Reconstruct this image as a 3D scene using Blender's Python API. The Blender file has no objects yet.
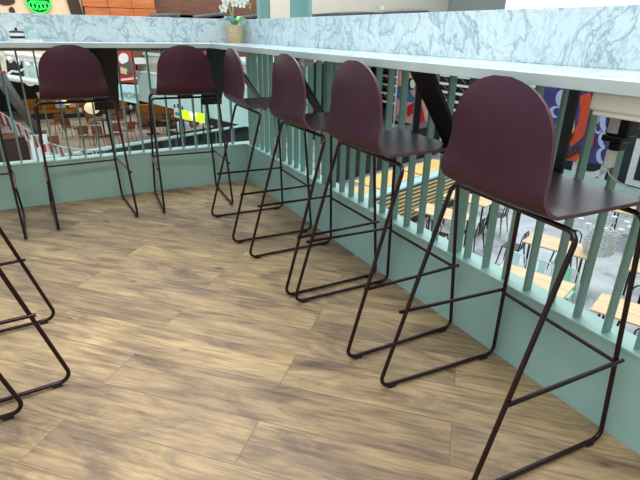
import bpy, bmesh, math, random
from mathutils import Vector, Matrix
random.seed(7)
R_ = math.radians
SC = bpy.context.scene
COL = SC.collection

# ------------------------------------------------------------------ camera
F_PX = 489.0
YAW, PITCH, ROLL = 0.5019, 0.4010, 0.0178
CAM = Vector((-1.443, -3.9617, 1.2))
fw = Vector((math.sin(YAW)*math.cos(PITCH), math.cos(YAW)*math.cos(PITCH), -math.sin(PITCH)))
r0 = Vector((math.cos(YAW), -math.sin(YAW), 0)); u0 = r0.cross(fw)
rt = math.cos(ROLL)*r0 + math.sin(ROLL)*u0
up = -math.sin(ROLL)*r0 + math.cos(ROLL)*u0
cd = bpy.data.cameras.new('camera'); cam = bpy.data.objects.new('camera', cd); COL.objects.link(cam)
cd.sensor_width = 36; cd.lens = F_PX/640*36; cd.clip_start = .02; cd.clip_end = 300
M = Matrix.Identity(4)
for i, v in enumerate((rt, up, -fw)):
    for k in range(3): M[k][i] = v[k]
M.translation = CAM
cam.matrix_world = M
SC.camera = cam

def ray(px, py): return fw + (px-320)/F_PX*rt + (240-py)/F_PX*up
def at_z(px, py, z): d = ray(px, py); return CAM + d*((z-CAM.z)/d.z)
def at_y(px, py, y): d = ray(px, py); return CAM + d*((y-CAM.y)/d.y)
def at_x(px, py, x): d = ray(px, py); return CAM + d*((x-CAM.x)/d.x)
def at_plane(px, py, p0, n): d = ray(px, py); return CAM + d*((p0-CAM).dot(n)/d.dot(n))

# ------------------------------------------------------------------ materials
def lin(c):
    c /= 255.0
    return c/12.92 if c <= .04045 else ((c+.055)/1.055)**2.4
def rgb(t): return (lin(t[0]), lin(t[1]), lin(t[2]), 1)

def newmat(name):
    m = bpy.data.materials.new(name); m.use_nodes = True
    nt = m.node_tree; return m, nt, nt.nodes, nt.links, nt.nodes['Principled BSDF']

def mat(name, c, rough=.5, metal=0, var=.12, scale=14, bump=0, coat=0, spec=.5):
    m, nt, N, L, b = newmat(name)
    tc = N.new('ShaderNodeTexCoord'); nz = N.new('ShaderNodeTexNoise')
    nz.inputs['Scale'].default_value = scale; nz.inputs['Detail'].default_value = 4
    L.new(tc.outputs['Object'], nz.inputs['Vector'])
    cr = N.new('ShaderNodeValToRGB'); a = rgb(c)
    cr.color_ramp.elements[0].position = .3; cr.color_ramp.elements[1].position = .7
    cr.color_ramp.elements[0].color = tuple(x*(1-var) for x in a[:3])+(1,)
    cr.color_ramp.elements[1].color = tuple(min(1, x*(1+var)) for x in a[:3])+(1,)
    L.new(nz.outputs['Fac'], cr.inputs['Fac']); L.new(cr.outputs['Color'], b.inputs['Base Color'])
    b.inputs['Roughness'].default_value = rough; b.inputs['Metallic'].default_value = metal
    b.inputs['Specular IOR Level'].default_value = spec
    if coat: b.inputs['Coat Weight'].default_value = coat
    if bump:
        bp = N.new('ShaderNodeBump'); bp.inputs['Strength'].default_value = bump; bp.inputs['Distance'].default_value = .01
        L.new(nz.outputs['Fac'], bp.inputs['Height']); L.new(bp.outputs['Normal'], b.inputs['Normal'])
    return m

def emit(name, c, s):
    m, nt, N, L, b = newmat(name)
    b.inputs['Base Color'].default_value = rgb(c); b.inputs['Emission Color'].default_value = rgb(c)
    b.inputs['Emission Strength'].default_value = s
    return m

def math_n(N, L, op, a, b=None, c=None):
    n = N.new('ShaderNodeMath'); n.operation = op
    for i, v in enumerate((a, b, c)):
        if v is None: continue
        if isinstance(v, (int, float)): n.inputs[i].default_value = v
        else: L.new(v, n.inputs[i])
    return n.outputs[0]

def ramp(N, L, fac, stops):
    cr = N.new('ShaderNodeValToRGB'); e = cr.color_ramp.elements
    while len(e) < len(stops): e.new(.5)
    for el, (p, c) in zip(e, stops): el.position = p; el.color = c
    L.new(fac, cr.inputs['Fac']); return cr.outputs['Color']

def mixc(N, L, fac, a, b, mode='MIX'):
    n = N.new('ShaderNodeMix'); n.data_type = 'RGBA'; n.blend_type = mode
    if isinstance(fac, (int, float)): n.inputs[0].default_value = fac
    else: L.new(fac, n.inputs[0])
    for i, v in ((6, a), (7, b)):
        if isinstance(v, tuple): n.inputs[i].default_value = v
        else: L.new(v, n.inputs[i])
    return n.outputs[2]

def plank_floor():
    m, nt, N, L, b = newmat('laminate_planks')
    tc = N.new('ShaderNodeTexCoord'); sp = N.new('ShaderNodeSeparateXYZ'); L.new(tc.outputs['Object'], sp.inputs[0])
    s = math.sqrt(.5)
    t = math_n(N, L, 'MULTIPLY', math_n(N, L, 'SUBTRACT', sp.outputs[0], sp.outputs[1]), s)
    n = math_n(N, L, 'MULTIPLY_ADD', math_n(N, L, 'ADD', sp.outputs[0], sp.outputs[1]), s, 2.655)
    W, H = 1.24, .19
    rn = math_n(N, L, 'DIVIDE', n, H); row = math_n(N, L, 'FLOOR', rn)
    par = math_n(N, L, 'FLOORED_MODULO', row, 2.0)
    off = math_n(N, L, 'MULTIPLY', math_n(N, L, 'SUBTRACT', 1.0, par), .5)
    cn = math_n(N, L, 'ADD', math_n(N, L, 'DIVIDE', t, W), off); col = math_n(N, L, 'FLOOR', cn)
    cb = N.new('ShaderNodeCombineXYZ'); L.new(row, cb.inputs[0]); L.new(col, cb.inputs[1])
    wn = N.new('ShaderNodeTexWhiteNoise'); wn.noise_dimensions = '2D'; L.new(cb.outputs[0], wn.inputs['Vector'])
    rnd = wn.outputs['Value']
    # grain coordinates, shifted per plank
    def coords(sx, sy, k):
        c = N.new('ShaderNodeCombineXYZ')
        L.new(math_n(N, L, 'MULTIPLY_ADD', t, sx, math_n(N, L, 'MULTIPLY', rnd, 37.0*k)), c.inputs[0])
        L.new(math_n(N, L, 'MULTIPLY', n, sy), c.inputs[1])
        L.new(math_n(N, L, 'MULTIPLY', rnd, 91.0), c.inputs[2])
        return c.outputs[0]
    def noise(vec, scale, det, rough=.55, dist=0):
        z = N.new('ShaderNodeTexNoise'); z.inputs['Scale'].default_value = scale; z.inputs['Detail'].default_value = det
        z.inputs['Roughness'].default_value = rough; z.inputs['Distortion'].default_value = dist
        L.new(vec, z.inputs['Vector']); return z.outputs['Fac']
    big = noise(coords(1.9, 6.2, 1), 1.0, 6, .64, 1.4)
    fine = noise(coords(5, 75, 1.7), 1.0, 4, .6, .3)
    mid = noise(coords(3.2, 22, 2.3), 1.0, 4, .6, .8)
    c1 = ramp(N, L, big, [(.24, rgb((122, 102, 92))), (.40, rgb((158, 135, 112))), (.52, rgb((192, 166, 130))), (.72, rgb((220, 194, 150)))])
    c2 = ramp(N, L, mid, [(.3, rgb((168, 152, 142))), (.5, rgb((232, 228, 222))), (.7, rgb((255, 253, 248)))])
    c = mixc(N, L, .62, c1, c2, 'MULTIPLY')
    c3 = ramp(N, L, fine, [(.3, rgb((170, 160, 152))), (.55, rgb((250, 250, 250)))])
    c = mixc(N, L, .72, c, c3, 'MULTIPLY')
    tone = ramp(N, L, rnd, [(0, rgb((205, 196, 196))), (.5, rgb((236, 232, 226))), (1, rgb((255, 250, 240)))])
    c = mixc(N, L, .8, c, tone, 'MULTIPLY')
    # knots
    vo = N.new('ShaderNodeTexVoronoi'); vo.inputs['Scale'].default_value = 1.0
    L.new(coords(3.0, 6.5, 1.1), vo.inputs['Vector'])
    kn = ramp(N, L, vo.outputs['Distance'], [(.0, rgb((70, 55, 48))), (.05, rgb((105, 88, 74))), (.12, rgb((255, 255, 255)))])
    c = mixc(N, L, .7, c, kn, 'MULTIPLY')
    # seams
    fr = math_n(N, L, 'FRACT', rn); fc = math_n(N, L, 'FRACT', cn)
    dr = math_n(N, L, 'MULTIPLY', math_n(N, L, 'MINIMUM', fr, math_n(N, L, 'SUBTRACT', 1.0, fr)), H)
    dc = math_n(N, L, 'MULTIPLY', math_n(N, L, 'MINIMUM', fc, math_n(N, L, 'SUBTRACT', 1.0, fc)), W)
    dm = math_n(N, L, 'MINIMUM', dr, dc)
    sm = N.new('ShaderNodeMapRange'); sm.inputs[1].default_value = .0004; sm.inputs[2].default_value = .0026
    L.new(dm, sm.inputs[0])
    c = mixc(N, L, sm.outputs[0], rgb((124, 100, 80)), c)
    L.new(c, b.inputs['Base Color'])
    rr = N.new('ShaderNodeMapRange'); rr.inputs[3].default_value = .42; rr.inputs[4].default_value = .6
    L.new(mid, rr.inputs[0]); L.new(rr.outputs[0], b.inputs['Roughness'])
    bp = N.new('ShaderNodeBump'); bp.inputs['Strength'].default_value = .25; bp.inputs['Distance'].default_value = .004
    hh = math_n(N, L, 'ADD', sm.outputs[0], math_n(N, L, 'MULTIPLY', fine, .3))
    L.new(hh, bp.inputs['Height']); L.new(bp.outputs['Normal'], b.inputs['Normal'])
    return m

def marble(name='white_marble', dim=1):
    m, nt, N, L, b = newmat(name)
    tc = N.new('ShaderNodeTexCoord')
    mp = N.new('ShaderNodeMapping'); mp.inputs['Rotation'].default_value = (R_(35), R_(25), R_(20)); mp.inputs['Scale'].default_value = (1, 1, .8)
    L.new(tc.outputs['Object'], mp.inputs['Vector'])
    def noise(scale, det, dist=0, rough=.55):
        z = N.new('ShaderNodeTexNoise'); z.inputs['Scale'].default_value = scale; z.inputs['Detail'].default_value = det
        z.inputs['Distortion'].default_value = dist; z.inputs['Roughness'].default_value = rough
        L.new(mp.outputs[0], z.inputs['Vector']); return z.outputs['Fac']
    def ridge(f): return math_n(N, L, 'ABSOLUTE', math_n(N, L, 'SUBTRACT', f, .5))
    v1 = ridge(noise(5.5, 6, .9, .62)); v2 = ridge(noise(13, 5, 1.2)); cl = noise(3.2, 4)
    base = ramp(N, L, cl, [(.35, rgb((204, 219, 225))), (.65, rgb((221, 233, 237)))])
    a = ramp(N, L, v1, [(0, rgb((160, 172, 184))), (.010, rgb((206, 215, 222))), (.032, (1, 1, 1, 1))])
    bb = ramp(N, L, v2, [(0, rgb((200, 212, 220))), (.02, rgb((236, 241, 244))), (.04, (1, 1, 1, 1))])
    c = mixc(N, L, .75, base, a, 'MULTIPLY'); c = mixc(N, L, .6, c, bb, 'MULTIPLY')
    if dim < 1: c = mixc(N, L, 1.0, c, (dim, dim*.98, dim*.95, 1), 'MULTIPLY')
    L.new(c, b.inputs['Base Color'])
    b.inputs['Roughness'].default_value = .18
    return m

def concrete(name, c0, c1, c2, rough=.25, scale=.9):
    m, nt, N, L, b = newmat(name)
    tc = N.new('ShaderNodeTexCoord'); z = N.new('ShaderNodeTexNoise'); z.inputs['Scale'].default_value = scale
    z.inputs['Detail'].default_value = 8; z.inputs['Roughness'].default_value = .65; z.inputs['Distortion'].default_value = .4
    L.new(tc.outputs['Object'], z.inputs['Vector'])
    c = ramp(N, L, z.outputs['Fac'], [(.34, rgb(c0)), (.46, rgb(c1)), (.62, rgb(c2))])
    L.new(c, b.inputs['Base Color']); b.inputs['Roughness'].default_value = rough
    return m

def woodgrain(name, ca, cb, ax=(1, 14, 14), scale=2.5, rough=.45):
    m, nt, N, L, b = newmat(name)
    tc = N.new('ShaderNodeTexCoord'); mp = N.new('ShaderNodeMapping'); mp.inputs['Scale'].default_value = ax
    L.new(tc.outputs['Object'], mp.inputs['Vector'])
    z = N.new('ShaderNodeTexNoise'); z.inputs['Scale'].default_value = scale; z.inputs['Detail'].default_value = 5
    z.inputs['Distortion'].default_value = .5; L.new(mp.outputs[0], z.inputs['Vector'])
    L.new(ramp(N, L, z.outputs['Fac'], [(.32, rgb(ca)), (.68, rgb(cb))]), b.inputs['Base Color'])
    b.inputs['Roughness'].default_value = rough
    return m

def glassy(name, c, alpha, rough=.1):
    m, nt, N, L, b = newmat(name)
    b.inputs['Base Color'].default_value = rgb(c); b.inputs['Roughness'].default_value = rough; b.inputs['Alpha'].default_value = alpha
    return m

MAT = dict(
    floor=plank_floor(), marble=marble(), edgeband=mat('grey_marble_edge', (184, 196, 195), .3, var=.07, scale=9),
    sage=mat('sage_green_paint', (154, 190, 184), .42, var=.05, scale=5),
    sage_deep=mat('sage_green_steel', (120, 158, 151), .4, var=.05, scale=8),
    blackbar=mat('black_painted_steel', (26, 26, 27), .45, var=.1),
    plum=mat('plum_plywood_shell', (66, 33, 48), .34, spec=.3, var=.05, scale=20),
    plumedge=mat('plum_shell_edge', (98, 68, 80), .4, var=.1, scale=60),
    rod=mat('dark_plum_rod', (40, 17, 24), .24, .3, var=.08),
    glide=mat('black_rubber', (20, 20, 24), .6),
    cream=mat('cream_plastic', (242, 238, 226), .4, var=.03),
    blackplastic=mat('black_plastic', (24, 25, 28), .35),
    silver=mat('silver_label', (196, 200, 204), .35, .1),
    white=mat('white_paint', (232, 236, 236), .5, var=.04),
    whitecable=mat('pale_cable', (190, 195, 195), .5),
    pot=mat('speckled_clay', (205, 180, 140), .8, var=.2, scale=60, bump=.3),
    soil=mat('dark_soil', (50, 38, 30), .9),
    leafblue=mat('blue_green_leaf', (150, 196, 200), .45, var=.2), leaf=mat('green_leaf', (150, 212, 150), .45, var=.2),
    petal=mat('white_petal', (240, 240, 240), .6, var=.04), bud=mat('yellow_green_bud', (170, 185, 110), .6),
    concrete=concrete('polished_concrete', (112, 118, 122), (170, 176, 180), (196, 201, 205)),
    beigefloor=concrete('beige_resin_floor', (170, 160, 148), (210, 200, 188), (226, 218, 206), .4, .5),
    tablewood=woodgrain('pale_oak_top', (196, 166, 124), (226, 200, 160)),
    yellowwood=woodgrain('yellow_pine', (206, 160, 84), (236, 196, 118)),
    orangewood=woodgrain('orange_plywood', (172, 92, 44), (202, 116, 62), (1, 6, 6), 2),
    slat=woodgrain('slat_pine', (244, 212, 152), (250, 228, 180)),
    brown=woodgrain('dark_brown_timber', (96, 60, 44), (118, 76, 56), (1, 5, 5), 2),
    slatback=mat('dark_brown_board', (62, 40, 32), .7),
    chairbrown=woodgrain('tan_brown_seat', (120, 66, 42), (150, 88, 58)),
    darktable=mat('charcoal_top', (48, 48, 52), .35),
    mustard=mat('mustard_velvet', (158, 104, 22), .85, var=.2, scale=3),
    mint=mat('mint_enamel', (150, 222, 186), .35, var=.04),
    paleblue=mat('pale_blue_enamel', (200, 232, 234), .35, var=.04),
    blackmetal=mat('black_metal', (24, 24, 26), .4, .2),
    ledge=mat('pale_blue_ledge', (176, 210, 220), .3, var=.04),
    palegreen=mat('pale_green_fascia', (196, 226, 218), .5, var=.04, scale=2),
    salmon=mat('salmon_plaster', (248, 204, 166), .7, var=.04, scale=3),
    dark=mat('dark_cladding', (40, 36, 34), .6), night=mat('blue_black_panel', (22, 36, 42), .45, var=.1, scale=3),
    tan=mat('tan_board', (176, 160, 138), .7), beige=mat('beige_panel', (214, 203, 188), .6, var=.03, scale=2),
    grey=mat('grey_panel', (150, 156, 152), .6, var=.04, scale=2), beam=mat('weathered_grey_steel', (92, 92, 94), .6, var=.2, scale=6),
    teal=mat('teal_steel', (140, 188, 180), .4, var=.04),
    red=mat('red_print', (196, 34, 48), .5), white_print=mat('white_print', (226, 226, 224), .5, var=.03),
    greyprint=mat('brown_grey_print', (96, 84, 80), .6), tanprint=mat('tan_print', (208, 186, 140), .6),
    purple=mat('purple_print', (66, 62, 122), .5, var=.15, scale=4), orange=mat('orange_red_print', (214, 74, 40), .5, var=.15),
    lav=mat('pale_lavender_print', (186, 192, 222), .5), peach=mat('peach_print', (226, 172, 128), .5),
    blueprint=mat('steel_blue_print', (66, 108, 150), .5, var=.2), pinkprint=mat('pink_print', (224, 168, 158), .5),
    creamprint=mat('cream_print', (226, 212, 182), .6),
    globe=emit('paper_globe', (240, 222, 176), .55), neon=emit('green_neon', (30, 235, 70), 1.6),
    darkgreen=mat('dark_green_board', (14, 52, 26), .5),
    limelit=emit('lime_lit_sign', (190, 222, 40), .8), teallit=mat('teal_sign', (60, 150, 160), .5),
    daylight=emit('daylight_glazing', (246, 252, 252), 1.2),
    rope=mat('white_cord', (225, 225, 220), .7), ceramic=mat('white_ceramic', (232, 238, 238), .25),
    bluecloth=mat('pale_blue_cloth', (180, 190, 214), .8), glassgreen=glassy('clear_bottle', (200, 232, 226), .45),
    glasspane=glassy('beige_tinted_glass', (206, 200, 184), .7), darkpane=glassy('dark_glass', (40, 50, 48), .9, .08),
    bead=glassy('clear_bead', (225, 230, 230), .75, .1), charcoal=mat('charcoal_fabric', (44, 46, 52), .8),
    rust=mat('rusty_brown_print', (150, 92, 70), .7), gold=mat('brass_chain', (190, 150, 60), .35, .7),
    greenplant=mat('plant_green', (70, 110, 56), .7, var=.3),
)

# ------------------------------------------------------------------ mesh helpers
def rotm(ax=(0, 0, 1), a=0): return Matrix.Rotation(a, 3, Vector(ax))

class MB:
    def __init__(s): s.bm = bmesh.new()
    def box(s, c, size, rot=None, bev=0):
        r = bmesh.ops.create_cube(s.bm, size=1); vs = r['verts']
        for v in vs: v.co = Vector((v.co.x*size[0], v.co.y*size[1], v.co.z*size[2]))
        if bev:
            es = list({e for v in vs for e in v.link_edges})
            q = bmesh.ops.bevel(s.bm, geom=es, offset=bev, segments=2, affect='EDGES', profile=.5)
            vs = list({v for f in q['faces'] for v in f.verts} | {v for v in vs if v.is_valid})
        c = Vector(c)
        for v in vs: v.co = (rot @ v.co if rot else v.co) + c
        return s
    def b2(s, lo, hi, bev=0):
        lo, hi = Vector(lo), Vector(hi); return s.box((lo+hi)/2, hi-lo, None, bev)
    def tube(s, pts, r, seg=10, caps=True, radii=None):
        pts = [Vector(p) for p in pts]; n = len(pts)
        tan = [(pts[min(i+1, n-1)]-pts[max(i-1, 0)]).normalized() for i in range(n)]
        a = Vector((0, 0, 1)) if abs(tan[0].z) < .9 else Vector((1, 0, 0))
        nn = tan[0].cross(a).normalized(); rings = []
        for i in range(n):
            nn = (nn - tan[i]*nn.dot(tan[i])).normalized(); bb = tan[i].cross(nn)
            rr = radii[i] if radii else r
            rings.append([s.bm.verts.new(pts[i]+rr*(math.cos(2*math.pi*k/seg)*nn+math.sin(2*math.pi*k/seg)*bb)) for k in range(seg)])
        for i in range(n-1):
            for k in range(seg):
                s.bm.faces.new((rings[i][k], rings[i][(k+1) % seg], rings[i+1][(k+1) % seg], rings[i+1][k]))
        if caps: s.bm.faces.new(rings[0][::-1]); s.bm.faces.new(rings[-1])
        return s
    def lathe(s, prof, c=(0, 0, 0), seg=24):
        c = Vector(c); rings = []
        for r, z in prof:
            if r < 1e-5: rings.append([s.bm.verts.new(c+Vector((0, 0, z)))])
            else: rings.append([s.bm.verts.new(c+Vector((r*math.cos(2*math.pi*k/seg), r*math.sin(2*math.pi*k/seg), z))) for k in range(seg)])
        for A, B in zip(rings, rings[1:]):
            for k in range(seg):
                q = (k+1) % seg
                vs = [A[0], B[q], B[k]] if len(A) == 1 else ([A[k], A[q], B[0]] if len(B) == 1 else [A[k], A[q], B[q], B[k]])
                if len(A) == 1 and len(B) == 1: continue
                s.bm.faces.new(vs)
        return s
    def prism(s, poly, vec):
        # planar polygon (3-D points) extruded by vec
        a = [s.bm.verts.new(Vector(p)) for p in poly]; b = [s.bm.verts.new(Vector(p)+Vector(vec)) for p in poly]
        n = len(poly); s.bm.faces.new(a[::-1]); s.bm.faces.new(b)
        for i in range(n): s.bm.faces.new((a[i], a[(i+1) % n], b[(i+1) % n], b[i]))
        return s
    def sphere(s, c, r, seg=12, sc=(1, 1, 1)):
        q = bmesh.ops.create_uvsphere(s.bm, u_segments=seg, v_segments=max(6, seg//2+2), radius=r)
        for v in q['verts']: v.co = Vector((v.co.x*sc[0], v.co.y*sc[1], v.co.z*sc[2]))+Vector(c)
        return s
    def build(s, name, m, parent=None, smooth=False, loc=None):
        bmesh.ops.recalc_face_normals(s.bm, faces=s.bm.faces)
        me = bpy.data.meshes.new(name); s.bm.to_mesh(me); s.bm.free()
        for mm in (m if isinstance(m, (list, tuple)) else [m]): me.materials.append(mm if not isinstance(mm, str) else MAT[mm])
        if smooth:
            me.polygons.foreach_set('use_smooth', [True]*len(me.polygons))
            try: me.set_sharp_from_angle(angle=R_(40))
            except Exception: pass
        o = bpy.data.objects.new(name, me); COL.objects.link(o)
        if parent: o.parent = parent
        if loc: o.location = loc
        return o

def fillet(pts, r, n=6):
    pts = [Vector(p) for p in pts]; out = [pts[0]]
    for a, b, c in zip(pts, pts[1:], pts[2:]):
        d1 = (a-b).normalized(); d2 = (c-b).normalized()
        half = d1.angle(d2)/2; t = min(r/math.tan(half), (a-b).length*.95, (c-b).length*.95)
        p, q = b+d1*t, b+d2*t
        rr = t*math.tan(half); ctr = b+(d1+d2).normalized()*(rr/math.sin(half))
        v1, v2 = p-ctr, q-ctr; ang = v1.angle(v2); ax = v1.cross(v2).normalized()
        for i in range(n+1): out.append(ctr+Matrix.Rotation(ang*i/n, 3, ax) @ v1)
    out.append(pts[-1]); return out

def tag(o, label, cat, group=None, kind=None):
    o['label'] = label; o['category'] = cat
    if group: o['group'] = group
    if kind: o['kind'] = kind
    return o
def empty(name, loc, rz=0):
    o = bpy.data.objects.new(name, None); COL.objects.link(o); o.empty_display_size = .1
    o.location = loc; o.rotation_euler = (0, 0, rz); return o
def copy_tree(o, parent=None):
    c = o.copy(); COL.objects.link(c)
    if parent: c.parent = parent
    for ch in list(o.children): copy_tree(ch, c)
    return c
def struct(o): o['kind'] = 'structure'; return o

def lettering(name, text, size, m, origin, xdir, ydir, depth=.01, parent=None):
    # text standing on a surface: origin = lower left corner, xdir along the words, ydir upwards
    cu = bpy.data.curves.new('text', 'FONT'); cu.body = text; cu.size = size; cu.extrude = depth/2
    tmp = bpy.data.objects.new('text_tmp', cu); COL.objects.link(tmp)
    bpy.context.view_layer.update()
    me = bpy.data.meshes.new_from_object(tmp.evaluated_get(bpy.context.evaluated_depsgraph_get()))
    bpy.data.objects.remove(tmp); bpy.data.curves.remove(cu)
    x = Vector(xdir).normalized(); y = (Vector(ydir)-x*Vector(ydir).dot(x)).normalized(); z = x.cross(y)
    mm = Matrix.Identity(4)
    for i, v in enumerate((x, y, z)):
        for k in range(3): mm[k][i] = v[k]
    mm.translation = Vector(origin); me.transform(mm)
    me.name = name; me.materials.clear(); me.materials.append(MAT[m])
    o = bpy.data.objects.new(name, me); COL.objects.link(o)
    if parent: o.parent = parent
    return o

# ------------------------------------------------------------------ setting: upper deck
CURB = .3175; CTOP = 1.118; CTH = .031; STOP = 1.284; FZ = -3.25
struct(MB().b2((-5, -7.5, -.3), (.1, .1, 0)).build('floor', 'floor'))
def curb(name, lo, hi, lip_lo, lip_hi):
    m = MB().b2(lo, hi)
    m.b2(lip_lo, lip_hi, .002)
    return struct(m.build(name, 'sage'))
curb('wall_right', (0, -7.5, 0), (.09, .09, CURB-.012), (-.004, -7.5, CURB-.012), (.1, .1, CURB))
curb('wall_back', (-5, 0, 0), (-.0005, .09, CURB-.012), (-5, -.004, CURB-.012), (-.0045, .1, CURB))

# railings: flat bars standing on the kerb
def railing(name, axis, coords, posts, label):
    root = empty(name, (0.035, -2, CURB) if axis == 'y' else (-2, .035, CURB))
    H = CTOP-CTH-CURB-.03
    for c in coords:
        q = min(abs(c-p) for p in posts)
        if q < .05: continue
        blk = axis == 'y' and any(abs(c-k) < .05 for k in BLACK)
        m = MB()
        if axis == 'y': m.box((0, c+2, H/2), (.034, .011, H))
        else: m.box((c+2, 0, H/2), (.010, .040, H))
        o = m.build('baluster', 'blackbar' if blk else 'sage_deep', root)
        if blk: o['label'] = 'black painted flat bar'
    for c in posts:
        m = MB()
        if axis == 'y': m.box((0, c+2, H/2), (.05, .035, H))
        else: m.box((c+2, 0, H/2), (.035, .05, H))
        m.build('post', 'sage_deep', root)
    m = MB()
    if axis == 'y': m.b2((-.025, -5.4, H), (.025, 2.03, H+.03))
    else: m.b2((-2.9, -.025, H), (1.975, .025, H+.03))
    m.build('top_rail', 'sage_deep', root)
    return tag(root, label, 'railing')
BLACK = ()
ys = [-2.693+.1055*k for k in range(-22, 27)]
railing('railing', 'y', [y for y in ys if y < -.06], (-.05, -1.34, -2.51, -3.75, -5.0), 'sage green flat-bar railing on the right kerb under the marble bar')
xs = [-.113-.104*k for k in range(0, 40)]
railing('railing', 'x', xs, (-2.6, -4.0), 'sage green thin-bar railing on the far kerb in front of the dining hall')

# marble bar: worktops, splashbacks and steel brackets
bar = empty('bar_counter', (0, 0, CTOP-CTH))
z0, z1 = 0, CTH
MB().b2((-.36, -7.4, z0), (.075, .075, z1), .003).build('worktop', 'marble', bar)
MB().b2((-5, -.36, z0), (-.3605, .075, z1), .003).build('worktop', 'marble', bar)
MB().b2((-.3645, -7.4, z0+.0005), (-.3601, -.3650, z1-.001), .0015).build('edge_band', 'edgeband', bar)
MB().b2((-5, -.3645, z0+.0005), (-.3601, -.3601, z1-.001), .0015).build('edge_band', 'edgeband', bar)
MB().b2((0, -7.4, z1), (.03, .03, STOP-CTOP+CTH), .002).build('splashback', 'marble', bar)
MB().b2((-5, 0, z1), (-.0005, .03, STOP-CTOP+CTH), .002).build('splashback', 'marble', bar)
def bracket(pos, axis):
    w, t = (.115 if axis == 'x' else .17), .008; zb = -.37
    prof = [(-.29, 0), (-.05, 0), (-.05, -t), (-.265, -t), (-.018, zb), (-.002, zb-.02), (-.002, zb-.06), (-.002-t, zb-.06), (-.002-t, zb-.022), (-.026, zb), ]
    if axis == 'x': poly = [(a, pos-w/2, b-.0005) for a, b in prof]; vec = (0, w, 0)
    else: poly = [(pos-w/2, a, b-.0005) for a, b in prof]; vec = (w, 0, 0)
    o = MB().prism(poly, vec).build('bracket', 'blackbar', bar)
    o['label'] = 'black angled steel bracket'

for y in (-.40, -1.42, -2.55, -3.62, -4.7): bracket(y, 'x')
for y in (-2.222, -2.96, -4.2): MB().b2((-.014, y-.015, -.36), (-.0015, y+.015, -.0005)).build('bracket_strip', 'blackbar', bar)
for x in (-.285, -1.062, -1.9, -3.0): bracket(x, 'y')
tag(bar, 'L-shaped white marble bar worktop with upright splashback and black brackets', 'bar counter')

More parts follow.
